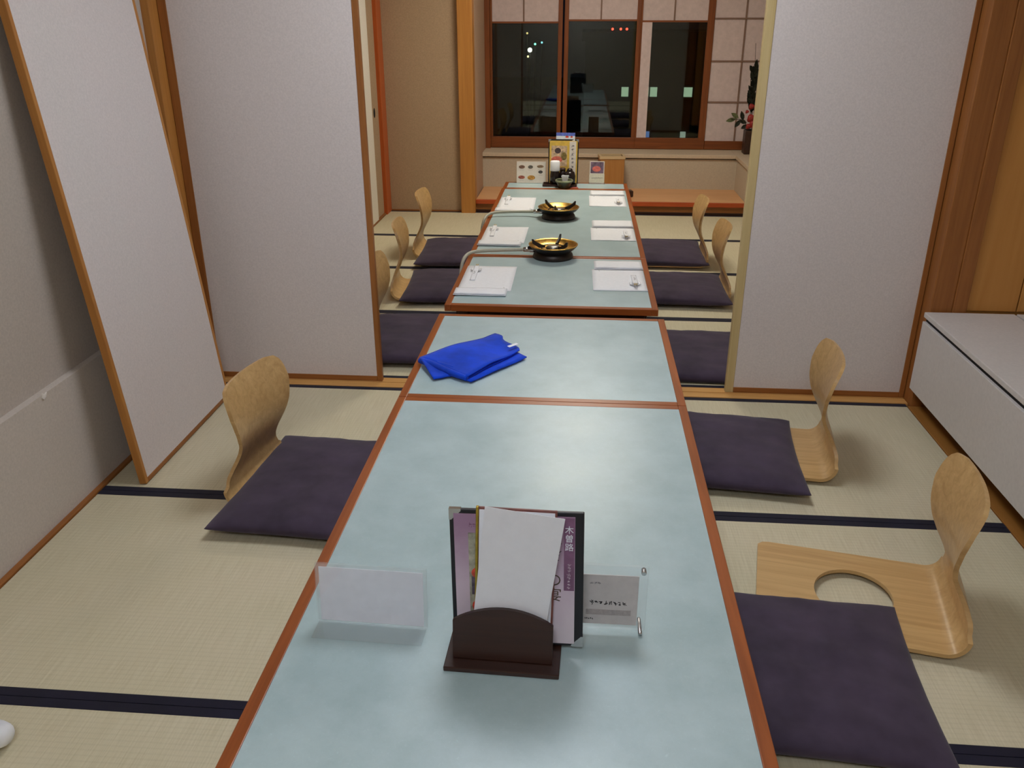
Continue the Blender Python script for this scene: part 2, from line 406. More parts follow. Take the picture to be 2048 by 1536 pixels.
w4 = structure(empty('window_4', (0, YW, .384)), 'white paper lattice screen right of the night windows')
box('bottom_rail', (1.05, 0, 0), (1.775, .032, .072), winw('x'), w4, .003)
box('stile', (1.745, 0, .072), (1.775, .032, TOPZ-.384), winw('z'), w4, .003)
zz = [.456, .775, 1.10, 1.426, 1.75, TOPZ]; xx = [1.05, 1.30, 1.55, 1.745]
for a, b in zip(xx, xx[1:]):
    for c, d in zip(zz, zz[1:]):
        box('paper_panel', (a, .014, c-.384), (b, .018, d-.384), SHOJI, w4, 0)
for a in xx[1:-1]: box('muntin', (a-.006, .005, .072), (a+.006, .014, TOPZ-.384), MATS['muntin_wood_z'], w4, .001)
for c in zz[1:-1]: box('muntin', (1.05, .004, c-.384-.006), (1.745, .014, c-.384+.006), MATS['muntin_wood_x'], w4, .001)

# ------------------------------------------------------------------ ceiling lamps (the room's own light, plus an unseen fill lamp added at the rear)
def ceiling_lamp(lamp, s, label):
    (x, y, z), st, c = lamp
    r = empty('ceiling_light', (x, y, ZC), 0, label, 'ceiling light', 'ceiling lights')
    for a, b in (((-s-.03, -s-.03), (s+.03, -s)), ((-s-.03, s), (s+.03, s+.03)), ((-s-.03, -s), (-s, s)), ((s, -s), (s+.03, s))):
        box('lamp_frame', (a[0], a[1], -.09), (b[0], b[1], 0), postw('x'), r, .003)
    box('diffuser', (-s, -s, -.08), (s, s, -.05), emit('lamp_diffuser', c, st), r, .002)
    return r
ceiling_lamp(NEAR_LAMP, .34, 'square ceiling light over the near table')
ceiling_lamp(FAR_LAMP, .34, 'square ceiling light over the far table')
ceiling_lamp(REAR_FILL_LAMP, .34, 'added fill light behind the camera, shaped as a square ceiling light')

# ------------------------------------------------------------------ cabinet along the right wall
cab = empty('low_cabinet', (1.33, 1.4, 0), 0, 'long low pale grey cabinet along the right wall', 'cabinet')
y0, y1 = -2.6, 1.79
box('body', (.012, y0, .095), (.33, y1, .355), CABWHITE, cab, .001)
for a, b in ((-2.6, -1.0), (-.997, .1), (.103, y1)):
    box('front_panel', (-.006, a, .088), (.014, b, .367), CABWHITE, cab, .002)
box('gap', (.006, y0, .355), (.32, y1-.002, .384), BLACK, cab, 0)
box('top_slab', (-.006, y0, .384), (.325, y1, .404), CABWHITE, cab, .003)
box('back_slab', (.333, y0, .384), (.445, y1, .404), CABWHITE, cab, .002)
box('gap', (.32, y0, .380), (.336, y1, .398), BLACK, cab, 0)
box('kick_board', (.10, y0, -.05), (.14, y1, .095), darkw('y'), cab, .001)
S('trim_floor_board', (1.338, -1.5, -.055), (1.47, 3.204, .002), wood('floor_board', (148, 98, 44), (170, 118, 58), 'y', .4), .002)
al = S('wall_alcove', (1.45, 3.225, .10), (1.80, 3.40, ZC), panelw('z'))
for k, (a, b) in enumerate(((1.484, 1.668), (1.672, 1.775))):
    box('wood_panel', (a, 3.212, .405), (b, 3.226, ZC-.002), panelw('z'), al, .002)

# ------------------------------------------------------------------ low tables
def low_table(x0, x1, y0, y1, label, zt=.34, ends=(True, True), leg=True):
    w, l = x1-x0, y1-y0
    r = empty('low_table', ((x0+x1)/2, (y0+y1)/2, 0), 0, label, 'table', 'low tables set end to end')
    hx, hy, t = w/2, l/2, .026
    box('table_top', (-hx+t, -hy+t, zt-.026), (hx-t, hy-t, zt), LAM, r, .0004)
    for sx in (-1, 1): box('edge_trim', (sx*(hx-t), -hy, zt-.028), (sx*hx, hy, zt+.0006), trimw('y'), r, .002)
    for sy in (-1, 1): box('edge_trim', (-hx+t, sy*(hy-t), zt-.028), (hx-t, sy*hy, zt+.0006), trimw('x'), r, .002)
    for sy in (-1, 1): box('apron', (-hx+.05, sy*(hy-.06), zt-.075), (hx-.05, sy*(hy-.04), zt-.027), darkw('x'), r, .002)
    for sx in (-1, 1): box('apron', (sx*(hx-.06), -hy+.06, zt-.075), (sx*(hx-.04), hy-.06, zt-.027), darkw('y'), r, .002)
    for sx in (-1, 1):
        for sy in (-1, 1):
            box('leg', (sx*(hx-.05), sy*(hy-.03), .0012), (sx*(hx-.10), sy*(hy-min(.08, l*.3)), zt-.030), darkw('z'), r, .004)
    return r
low_table(-.554, .345, .58, 2.3955, 'long green-topped low table nearest the camera, with the menu stand')
low_table(-.554, .345, 2.3975, 3.213, 'short green-topped low table with the blue cloth')
low_table(-.552, .332, 3.328, 4.127, 'short green-topped low table just beyond the sliding panels')
low_table(-.552, .332, 4.129, 5.948, 'long green-topped far low table with two burners near its middle and edge')
low_table(-.546, .328, 5.950, 6.195, 'narrow green-topped end table under the far menu and condiments')

# ------------------------------------------------------------------ floor chairs (bent plywood)
def chair_meshes():
    wz = [(0, .19), (.03, .188), (.06, .172), (.09, .158), (.12, .142), (.145, .134), (.17, .134), (.20, .145), (.235, .164), (.27, .176), (.31, .186), (.345, .184), (.37, .178), (.388, .166), (.397, .148), (.400, .12)]
    uz = [(0, .45), (.055, .497), (.09, .499), (.12, .492), (.15, .480), (.18, .468), (.21, .461), (.25, .458), (.30, .464), (.35, .476), (.40, .492)]
    def ip(tab, z):
        for (a, va), (b, vb) in zip(tab, tab[1:]):
            if z <= b: return va+(vb-va)*(z-a)/(b-a)
        return tab[-1][1]
    NC = 12
    cols = [-1+2*k/NC for k in range(NC+1)]
    # seat: ring round the hole plus plain strips
    bm = bmesh.new(); wS = .19
    def row(u, z, w): return [bm.verts.new((u, c*w, z)) for c in cols]
    U0, U1, HC, HR = .085, .405, .25, .1
    bnd = [(U0, c*wS) for c in cols] + [(U0+(U1-U0)*k/NC, wS) for k in range(1, NC)] + [(U1, c*wS) for c in cols[::-1]] + [(U1-(U1-U0)*k/NC, -wS) for k in range(1, NC)]
    rings = []
    for q in (0, .45, .8, 1):
        ring = []
        for (u, v) in bnd:
            a = math.atan2(v/wS*.165, u-HC)
            hu, hv = HC+HR*math.cos(a), HR*1.08*math.sin(a)
            ring.append(bm.verts.new((u*(1-q)+hu*q, v*(1-q)+hv*q, .008)))
        rings.append(ring)
    n = len(bnd)
    for a, b in zip(rings, rings[1:]):
        for k in range(n): bm.faces.new((a[k], a[(k+1) % n], b[(k+1) % n], b[k]))
    prev = rings[0][:NC+1]
    for u, w in ((.03, .19), (.012, .186), (.0, .172)):
        cur = row(u, .008, w)
        for k in range(NC): bm.faces.new((cur[k], cur[k+1], prev[k+1], prev[k]))
        prev = cur
    i1 = NC+1+NC-1
    prev = rings[0][i1:i1+NC+1][::-1]
    R = .054
    for k in ():
        a = 0
        cur = row(.445+R*math.sin(a), .008+R*(1-math.cos(a)), .19-.001*k)
        for j in range(NC): bm.faces.new((prev[j], prev[j+1], cur[j+1], cur[j]))
        prev = cur
    def solid(bm, name):
        bmesh.ops.recalc_face_normals(bm, faces=bm.faces)
        bm.normal_update()
        low = min(bm.faces, key=lambda f: (round(f.calc_center_median().z, 4), -f.calc_area()))
        if low.normal.z > 0: bmesh.ops.reverse_faces(bm, faces=list(bm.faces))   # thickness grows to the upper, inner side
        bmesh.ops.solidify(bm, geom=list(bm.faces), thickness=.011)
        for e in bm.edges: e.smooth = not (len(e.link_faces) == 2 and e.calc_face_angle(0) > .7)
        me = bpy.data.meshes.new(name); bm.to_mesh(me); bm.free()
        for p in me.polygons: p.use_smooth = True
        me.materials.append(ZAISU); return me
    seat = solid(bm, 'seat')
    bm = bmesh.new(); prev = None
    prof = [(.405, .008, .19), (.425, .008, .19)]
    for k in range(0, 11):
        a = math.radians(k*8.6); prof.append((.445+R*math.sin(a), .008+R*(1-math.cos(a)), .19-.0004*k))
    z = prof[-1][1]+.01
    zl = []
    while z < .398: zl.append(z); z += .0135
    zl += [.394, .400]; zl = sorted(set(zl))
    for z in zl: prof.append((ip(uz, z), z, None))
    for (u, z, w) in prof:
        w = ip(wz, z) if w is None else w
        cv = max(0, min(1, (z-.09)/.12))*.85
        cur = [bm.verts.new((u-cv*(c*w)**2, c*w, z)) for c in cols]
        if prev:
            for k in range(NC): bm.faces.new((prev[k], prev[k+1], cur[k+1], cur[k]))
        prev = cur
    return seat, solid(bm, 'backrest')
SEAT, BACK = chair_meshes()
def add_mods(o):
    m = o.modifiers.new('subdivision', 'SUBSURF'); m.levels = 1; m.render_levels = 2
def floor_chair(x, y, a, label):
    r = empty('floor_chair', (x, y, .006), a, label, 'floor chair', 'bent plywood floor chairs')
    link('seat', SEAT, None, r); link('backrest', BACK, None, r)
    return r
PI = math.pi
floor_chair(.515, 1.966, -.197, 'legless plywood chair nearest the camera on the right, its round seat hole showing')
floor_chair(.404, 2.772, -.111, 'legless plywood chair by the right sliding panel, its seat mostly under a purple cushion')
floor_chair(-.574, 2.344, 3.006, 'legless plywood chair on the left, beside the leaning panel')
floor_chair(-.54, 4.60, PI+.087, 'nearer of the two fully seen legless chairs left of the far table')
floor_chair(-.57, 5.45, PI, 'legless plywood chair at the far left, before the tan wall')
floor_chair(-.50, 3.80, PI, 'legless plywood chair mostly hidden behind the left sliding panel')
floor_chair(.33, 4.65, 0, 'nearer of the two legless chairs right of the far table')
floor_chair(.30, 5.35, 0, 'legless plywood chair at the far right, before the wooden platform')

# ------------------------------------------------------------------ floor cushions
def cushion_mesh(seed, wx, wy, h):
    rnd = random.Random(seed); bm = bmesh.new(); N = 28
    ph = [rnd.uniform(0, 6.28) for _ in range(6)]
    def hgt(s, t):
        e = (max(0, 1-abs(s)**3.2)*max(0, 1-abs(t)**3.2))**.42
        return e
    top = {}; bot = {}
    for i in range(N+1):
        for j in range(N+1):
            s = math.sin((-1+2*i/N)*math.pi/2*.999); t = math.sin((-1+2*j/N)*math.pi/2*.999)
            pin = 1-.045*(1-abs(t)**2)*abs(s)**4; pin2 = 1-.045*(1-abs(s)**2)*abs(t)**4
            x, y = s*wx/2*pin, t*wy/2*pin2
            e = hgt(s, t)
            wr_ = .0032*math.sin(9*s+ph[0]+3*t)*math.sin(5*t+ph[1])+.002*math.sin(17*t+ph[2]+4*s)
            wr_ += .0022*math.sin(26*(s+t*.4)+ph[3])*max(0, abs(t)-.5)*1.6
            zt = .018+e*(h-.018)*(1-.10*(s*s+t*t)/2)+wr_*e
            zb = .018*(1-min(1, e*2.2))
            top[i, j] = bm.verts.new((x, y, zt))
            bot[i, j] = top[i, j] if i in (0, N) or j in (0, N) else bm.verts.new((x, y, zb))
    for i in range(N):
        for j in range(N):
            bm.faces.new((top[i, j], top[i+1, j], top[i+1, j+1], top[i, j+1]))
            q = (bot[i, j], bot[i, j+1], bot[i+1, j+1], bot[i+1, j])
            if len(set(q)) == 4:
                try: bm.faces.new(q)
                except ValueError: pass
    bmesh.ops.recalc_face_normals(bm, faces=bm.faces)
    me = bpy.data.meshes.new('floor_cushion'); bm.to_mesh(me); bm.free()
    for p in me.polygons: p.use_smooth = True
    me.materials.append(CUSHION); return me
def cushion(x, y, a, label, seed, z=.002, wx=.56, wy=.60, h=.062, tilt=(0, 0)):
    o = link('floor_cushion', cushion_mesh(seed, wx, wy, h), None, None, (x, y, z), (math.radians(tilt[0]), math.radians(tilt[1]), math.radians(a)))
    tag(o, label, 'cushion', 'purple floor cushions'); return o
cushion(.545, 1.600, -4, 'flat purple cushion in the lower right corner, closest to the camera', 1, .02, .56, .54, .058)
cushion(.510, 2.700, -5, 'flat purple cushion on the chair by the right sliding panel', 2, .02, .56, .55)
cushion(-.785, 2.350, -4, 'flat purple cushion left of the near table on the left chair', 3, .02, .57, .62)
cushion(.560, 3.650, -2, 'flat purple cushion cut off by the pale stile of the right sliding panel', 4, .004, .57, .61)
cushion(-.80, 3.735, 2, 'flat purple cushion cut off by the right stile of the left sliding panel', 5, .02, .57, .63)
cushion(-.70, 4.600, 3, 'flat purple cushion left of the far table, on the nearer visible chair', 6, .02, .55, .59)
cushion(-.745, 5.350, 2, 'flat purple cushion at the far left, before the tan wall', 7, .02, .57, .64)
cushion(.555, 4.640, -1, 'flat purple cushion right of the far table, on the nearer visible chair', 8, .02, .55, .55)
cushion(.525, 5.430, 0, 'flat purple cushion at the far right, before the wooden platform', 9, .02, .56, .59)

# ------------------------------------------------------------------ blue cloth
def sheet(name, quad, mat, parent, z, amp, seed, th=.004, n=(18, 12), edge=None):
    # bilinear patch of four corners (x,y) with gentle waves
    rnd = random.Random(seed); ph = [rnd.uniform(0, 6.28) for _ in range(4)]; bm = bmesh.new(); g = {}
    for i in range(n[0]+1):
        for j in range(n[1]+1):
            s, t = i/n[0], j/n[1]
            p = Vector(quad[0])*(1-s)*(1-t)+Vector(quad[1])*s*(1-t)+Vector(quad[2])*s*t+Vector(quad[3])*(1-s)*t
            zz_ = z(s, t) if callable(z) else z
            zz_ += amp*(math.sin(5*s+ph[0]+2*t)*math.sin(4*t+ph[1])+.5*math.sin(11*s+ph[2]))
            off = edge(s, t) if edge else (0, 0)
            g[i, j] = bm.verts.new((p.x+off[0], p.y+off[1], zz_))
    for i in range(n[0]):
        for j in range(n[1]): bm.faces.new((g[i, j], g[i+1, j], g[i+1, j+1], g[i, j+1]))
    bmesh.ops.recalc_face_normals(bm, faces=bm.faces)
    if sum(f.normal.z for f in bm.faces) < 0: bmesh.ops.reverse_faces(bm, faces=bm.faces)
    bmesh.ops.solidify(bm, geom=list(bm.faces), thickness=th)
    return from_bm(name, bm, mat, parent, smooth=True)
cl = empty('wiping_cloth', (0, 0, .3406), 0, 'bright blue folded wiping cloth on the short near table', 'cloth')
A, B, Cc, D = (-.535, 2.668), (-.300, 2.928), (-.192, 2.778), (-.352, 2.520)
def wav(s, t): return (.010*math.sin(3.2*t*math.pi)*(s > .7)*(s-.7)/.3, -.004*math.sin(2.5*t*math.pi)*(s > .7)*(s-.7)/.3)
sheet('lower_layer', [(-.525, 2.662), (-.318, 2.905), (-.170, 2.740), (-.338, 2.512)], BLUE, cl, lambda s, t: .009+.003*s, .0015, 4, .004)
sheet('middle_layer', [(-.530, 2.662), (-.31, 2.915), (-.205, 2.765), (-.356, 2.520)], BLUE, cl, lambda s, t: .013+.004*math.sin(s*3)*t, .0015, 5, .004, edge=wav)
sheet('upper_layer', [A, B, Cc, D], BLUE, cl, lambda s, t: .024+.010*math.sin(math.pi*min(1, s*1.2))*(1-.4*t)+.004*math.sin(6*t), .0025, 6, .004, edge=wav)
# rolled fold along the left edge
sheet('turned_corner', [(-.535, 2.666), (-.408, 2.600), (-.400, 2.560), (-.462, 2.522)], BLUE, cl, lambda s, t: .018*(1-t)+.010, .002, 8, .004, (12, 10))
tube('rolled_edge', [(-.533, 2.664, .016), (-.487, 2.628, .018), (-.420, 2.572, .016), (-.352, 2.524, .014)], .011, BLUE, cl, 10, radii=[.010, .013, .012, .009])
box('care_tag', (-.006, -.022, 0), (.006, .022, .0012), PAPER, cl, 0, (-.222, 2.786, .0345), (0, .1, -.72))

# ------------------------------------------------------------------ menu stand group on the near table
ms = empty('menu_stand', (-.116, 1.255, .3408), -.03, 'dark brown menu stand with a rounded front on the near table', 'menu stand')
box('base_plate', (-.106, -.062, 0), (.106, .062, .010), darkw('x'), ms, .002)
arc = [(-.092, 0), (.092, 0), (.092, .080)] + [(.092*(1-k/8), .080+.028*(1-(1-k/8)**2)) for k in range(1, 16)] + [(-.092, .080)]
prism('front_plate', arc, 0, .008, darkw('x'), ms, .001, (0, -.028, .010), (math.radians(84), 0, 0))
prism('back_plate', [(-.104, 0), (.104, 0), (.104, .098), (.09, .11), (-.09, .11), (-.104, .098)], 0, .008, darkw('x'), ms, .001, (0, .050, .010), (math.radians(84), 0, 0))

# the black menu folder: local x right, y up along the leaf, z towards the viewer
bd = empty('menu_folder', (-.096, 1.268, .3525), label='black menu folder with a purple printed page, standing in the menu stand', cat='menu', rot=(math.radians(85), math.radians(-1.2), math.radians(-1)))
PURP = plain('purple_print', (176, 138, 164), .35, .16, ns=18)
PINKP = plain('pale_pink_print', (212, 196, 206), .35, .05, ns=10)
box('cover', (-.118, 0, -.008), (.126, .278, 0), plain('black_leatherette', (22, 20, 26), .4, .1, ns=300), bd, .002)
pgm, nt, b = base_mat('menu_page', .3, .5)
gtex = noise(nt, (1, 1, 1), 14, 4); mp2 = nt.nodes.new('ShaderNodeSeparateXYZ'); tc2 = nt.nodes.new('ShaderNodeTexCoord')
nt.links.new(tc2.outputs['Object'], mp2.inputs[0])
ad = nt.nodes.new('ShaderNodeMath'); ad.operation = 'MULTIPLY_ADD'; ad.inputs[1].default_value = .10
nt.links.new(gtex.outputs['Fac'], ad.inputs[0]); nt.links.new(mp2.outputs['Y'], ad.inputs[2])
rr_ = ramp(nt, ad.outputs[0], [(.08, lin((216, 204, 212))), (.18, lin((204, 184, 200))), (.30, lin((158, 124, 152)))])
nt.links.new(rr_.outputs[0], b.inputs['Base Color'])
bpg = box('printed_page', (-.110, .006, 0), (.110, .270, .0014), pgm, bd, .0004)
box('purple_band', (.090, .120, .0014), (.109, .268, .0018), plain('plum_print', (126, 86, 116), .35, .1, ns=25), bpg, 0)
text('shop_name', '木\n曽\n路', .0165, PAPER, bpg, (.0995, .226, .0020), (0, 0, 0))
scribble('small_print', .007, .055, 8, PINKP, bpg, (.0995, .150, .0020), (0, 0, 0), 3, True, .0007)
text('large_print', 'の\n宴', .030, plain('gold_brown_ink', (78, 66, 52), .6, .2), bpg, (.072, .124, .0016), (0, 0, 0))
scribble('brush_mark', .018, .05, 2, INK, bpg, (.076, .205, .0016), (0, 0, 0), 9, True, .002)
scribble('small_heading', .036, .010, 4, MATS['plum_print'], bpg, (-.066, .248, .0016), (0, 0, 0), 5, False, .0010)
box('photo_print', (-.084, .062, .0014), (-.04, .232, .0019), plain('photo_grey', (150, 148, 130), .35, .3, ns=40), bpg, 0)
box('photo_print', (-.080, .104, .0019), (-.04, .142, .0021), plain('photo_dark', (80, 70, 84), .35, .4, ns=60), bpg, 0)
disc('dish_print', .020, .014, plain('dish_red', (190, 70, 50), .35, .3, ns=60), bpg, (-.060, .150, .0022), (0, 0, 0))
disc('dish_print', .022, .018, MATS['dish_red'], bpg, (-.058, .080, .0022), (0, 0, 0))
disc('dish_print', .016, .010, plain('dish_green', (130, 150, 60), .35, .3, ns=60), bpg, (-.058, .115, .0022), (0, 0, 0))
for (x, y) in ((-.1185, .2785), (.1265, -.0005)):
    sx = 1 if x < 0 else -1; sy = -1 if y > .1 else 1
    prism('metal_corner', [(x, y), (x+sx*.022, y), (x+sx*.022, y+sy*.004), (x+sx*.004, y+sy*.022), (x, y+sy*.022)][::1], -.0085, .0006, METAL, bd, 0)
bk = empty('brown_booklet', (-.120, 1.251, .3525), label='slim booklet with a gold spine behind the white leaflet in the menu stand', cat='booklet', rot=(math.radians(84.5), math.radians(1.0), 0))
box('cover', (-.050, 0, -.0065), (.092, .290, -.002), plain('maroon_card', (120, 70, 62), .5, .1), bk, .001)
box('pages', (-.047, .003, -.002), (.088, .286, .0), PAPER, bk, .0003)
box('gold_spine', (-.053, 0, -.007), (-.048, .291, .001), plain('gold_foil', (176, 150, 60), .3, .1, metal=.8), bk, .001)
# white leaflet leaning in front
wf = tag(prism('white_leaflet', [(-.071, -.060), (.060, -.062), (.099, .222), (-.042, .240)], 0, .0012, plain('leaflet_back', (226, 226, 230), .6, .01), None, 0,
     (-.108, 1.238, .416), (math.radians(84), 0, 0)), 'blank white leaflet standing in front of the menu folder', 'leaflet')

# acrylic card holders
ACR = glass('clear_acrylic', (.985, .99, .99), 1.49, .07, (240, 244, 248))
ah = empty('acrylic_card_holder', (-.382, 1.310, .3408), -.03, 'clear acrylic holder with a blank white card, left of the menu stand', 'card holder')
box('foot_plate', (-.108, -.048, 0), (.108, .002, .003), ACR, ah, .001)
box('front_plate', (-.110, 0, 0), (.110, .003, .128), ACR, ah, .001, (0, -.002, .003), (math.radians(-6), 0, 0))
box('back_plate', (-.110, .0055, 0), (.110, .0085, .128), ACR, ah, .001, (0, -.002, .003), (math.radians(-6), 0, 0))
box('white_card', (-.103, .0035, .003), (.103, .0050, .120), plain('card_back', (238, 238, 246), .6, .02), ah, 0, (0, -.002, .003), (math.radians(-6), 0, 0))
ar = empty('acrylic_sign_holder', (.055, 1.336, .3408), 0, 'thick clear acrylic block sign with metal pin feet, right of the menu stand', 'card holder')
box('acrylic_block', (-.095, -.004, .004), (.095, .004, .152), ACR, ar, .0015)
cd = box('printed_card', (-.080, -.0062, .018), (.078, -.0046, .132), plain('grey_card', (196, 190, 188), .5, .03), ar, 0)
scribble('brush_print', .072, .011, 8, INK, ar, (.022, -.0064, .068), UP, 21, False, .0016)
scribble('small_print', .022, .006, 3, GREYINK, ar, (-.004, -.0064, .114), UP, 22, False, .0010)
box('printed_band', (-.020, -.0068, .040), (.066, -.0063, .052), plain('band_grey', (166, 158, 156), .5, .05, ns=200), ar, 0)
scribble('tiny_print', .018, .005, 5, INK, ar, (-.014, -.0064, .030), UP, 24, False, .0010)
for x in (-.086, .086):
    t_ = lathe('pin_foot', [(.0035, -.032), (.0042, -.030), (.0042, .014), (.0035, .016)], METAL, ar, 16, (x, 0, .0048)); t_.rotation_euler = (math.pi/2, 0, 0)
    t2 = lathe('screw_cap', [(.004, -.0065), (.005, -.006), (.005, .0065), (.004, .007)], METAL, ar, 16, (x, 0, .140)); t2.rotation_euler = (math.pi/2, 0, 0)

# ------------------------------------------------------------------ place settings
def place_setting(side, x0, x1, ym0, ym1, yn0, yn1, where, seed):
    rnd = random.Random(seed); z = .3410
    rz = rnd.uniform(-.012, .012)
    cx, cy = (x0+x1)/2, (ym0+ym1)/2; w, l = (x1-x0)/2, (ym1-ym0)/2
    pm = empty('paper_placemat', (cx, cy, z), rz, 'white paper placemat at the %s seat' % where, 'placemat', 'paper placemats')
    sheet('paper_sheet', [(-w, -l), (w, -l), (w, l), (-w, l)], PAPER, pm, .0012, .0004, seed, .0006, (10, 12))
    sx = 1 if side == 'L' else -1
    scribble('printed_mark', .020, .008, 3, GREYINK, pm, (sx*w*.72, -sx*l*.78 if side == 'L' else l*.82, .0022), (0, 0, math.pi/2*sx), seed, False, .001)
    nw = (x1-x0)/2-.004; nx = cx+(-.010 if side == 'L' else .004)
    nz = z+.0026
    nk = empty('folded_napkin', (nx, (yn0+yn1)/2, nz), rz*2, 'folded white napkin beside the placemat at the %s seat' % where, 'napkin', 'folded napkins')
    hl = (yn1-yn0)/2
    sheet('lower_fold', [(-nw, -hl), (nw, -hl), (nw, hl), (-nw, hl)], PAPER, nk, lambda s, t: .003, .0006, seed+50, .0022, (12, 6))
    sheet('upper_fold', [(-nw+.004, -hl+.003), (nw-.003, -hl+.002), (nw-.002, hl-.003), (-nw+.003, hl-.004)], PAPER, nk, lambda s, t: .008+.002*math.sin(math.pi*t), .0008, seed+60, .0022, (14, 6))
    # chopstick sleeve resting on a small wavy rest
    xs = x0+.050 if side == 'L' else x1-.050
    yr = (ym0+ym1)/2+(.105 if side == 'L' else -.085)
    cr = empty('chopstick_rest', (xs, yr, z+.0022), rnd.uniform(-.2, .2), 'small white wavy chopstick rest on the %s placemat' % where, 'chopstick rest', 'chopstick rests')
    sheet('rest_body', [(-.024, -.011), (.024, -.011), (.024, .011), (-.024, .011)], plain('white_porcelain', (240, 240, 242), .25, .01), cr, lambda s, t: .006+.004*math.cos(2*math.pi*s)+.002*abs(2*t-1), 0, seed, .005, (16, 6))
    cs = empty('chopstick_sleeve', (xs, yr, z), 0, 'white paper chopstick sleeve lying on the rest at the %s seat' % where, 'chopsticks', 'chopstick sleeves')
    d = -1 if side == 'L' else 1
    L_ = .185
    sl = sheet('sleeve', [(-.012, -.03*d), (.012, -.03*d), (.012, (L_-.03)*d), (-.012, (L_-.03)*d)], PAPER, cs, lambda s, t: .0205-.016*t, .0003, seed+7, .0018, (4, 12))
    for q in (-.004, .004):
        tube('chopstick', [(q, -.03*d, .0185), (q, -.05*d, .0205)], .0028, palew('y'), cs, 8)
    scribble('printed_mark', .010, .05, 5, GREYINK, cs, (0, .06*d, .0145), (0, 0, 0), seed+3, True, .0012)
place_setting('L', -.528, -.292, 3.530, 3.925, 3.452, 3.545, 'front left', 101)
place_setting('L', -.526, -.290, 4.385, 4.755, 4.312, 4.400, 'middle left', 102)
place_setting('L', -.520, -.290, 5.235, 5.618, 5.160, 5.250, 'back left', 103)
place_setting('R', .066, .304, 3.575, 3.915, 3.905, 4.035, 'front right', 104)
place_setting('R', .062, .302, 4.478, 4.780, 4.770, 4.930, 'middle right', 105)
place_setting('R', .056, .292, 5.368, 5.718, 5.708, 5.852, 'back right', 106)

# ------------------------------------------------------------------ table burners
BRASS = plain('worn_brass', (196, 156, 82), .34, .25, ns=25, metal=1)
BRASSD = plain('dark_bronze', (40, 32, 28), .4, .2, ns=30, metal=.4)
IRON = plain('cast_iron', (34, 31, 32), .5, .2, ns=60)
HOSE = plain('beige_rubber', (182, 180, 164), .5, .03)
def burner(x, y, rz, label, hose, turn):
    r = empty('gas_burner', (x, y, .3408), 0, label, 'gas burner', 'table gas burners')
    lathe('base_ring', [(.072, 0), (.098, 0), (.101, .005), (.097, .020), (.086, .030), (.080, .036)], BRASSD, r, 48)
    lathe('bowl_underside', [(.068, .024), (.082, .030), (.106, .046), (.117, .058), (.121, .064)], BRASSD, r, 48, cap=False)
    lathe('brass_dish', [(.121, .064), (.1225, .067), (.119, .0685), (.113, .063), (.100, .052), (.080, .044), (.050, .041), (.030, .041)], BRASS, r, 48, cap=False)
    bh = lathe('burner_head', [(.034, .040), (.036, .052), (.030, .058), (.016, .060)], plain('steel_head', (150, 146, 138), .3, .1, metal=.9), r, 32)
    for k in range(12):
        a = 2*math.pi*k/12
        box('flame_slot', (-.002, -.0015, 0), (.002, .0015, .007), IRON, bh, 0, (.0352*math.cos(a), .0352*math.sin(a), .044), (0, 0, a))
    for k in range(3):
        a = turn+2*math.pi*k/3
        prism('trivet_arm', [(.040, .050), (.070, .050), (.104, .072), (.108, .094), (.100, .094), (.088, .080), (.060, .066), (.040, .062)], -.004, .004, IRON, r, .0008, (0, 0, 0), (math.pi/2, 0, a))
    tube('trivet_ring', [(.060*math.cos(2*math.pi*k/12), .060*math.sin(2*math.pi*k/12), .050) for k in range(13)], .003, IRON, r, 8)
    vb = lathe('gas_valve', [(.008, 0), (.010, .004), (.010, .030), (.007, .034), (.007, .050)], METAL, r, 16, (-.085, .014, .030)); vb.rotation_euler = (0, -math.pi/2, .12)
    lathe('valve_knob', [(.009, 0), (.011, .003), (.011, .012), (.006, .015)], IRON, r, 16, (-.118, .016, .034))
    hs = tube('gas_hose', [(a-x, b-y, c-.3408) for a, b, c in hose], .0085, HOSE, r, 12)
    a, b, c = hose[0]
    cf = lathe('hose_clamp', [(.0095, 0), (.0115, .002), (.0115, .030), (.0095, .032)], METAL, r, 16, (a-x+.004, b-y, c-.3408)); cf.rotation_euler = (0, -math.pi/2, 0)
    return r
burner(-.128, 4.12, 0, 'round brass table burner nearer the camera, its hose running off the left edge',
       [(-.250, 4.142, .372), (-.30, 4.150, .368), (-.40, 4.140, .366), (-.50, 4.120, .364), (-.548, 4.08, .359), (-.568, 4.03, .335), (-.576, 4.00, .27), (-.57, 3.97, .15), (-.50, 3.98, .014), (-.30, 4.00, .011)], 1.25)
burner(-.128, 5.02, 0, 'round brass table burner farther away, between the back placemats',
       [(-.250, 5.040, .372), (-.32, 5.058, .367), (-.42, 5.050, .366), (-.51, 5.03, .364), (-.548, 4.985, .358), (-.568, 4.94, .33), (-.576, 4.91, .26), (-.57, 4.90, .14), (-.50, 4.92, .014), (-.30, 4.95, .011)], .35)

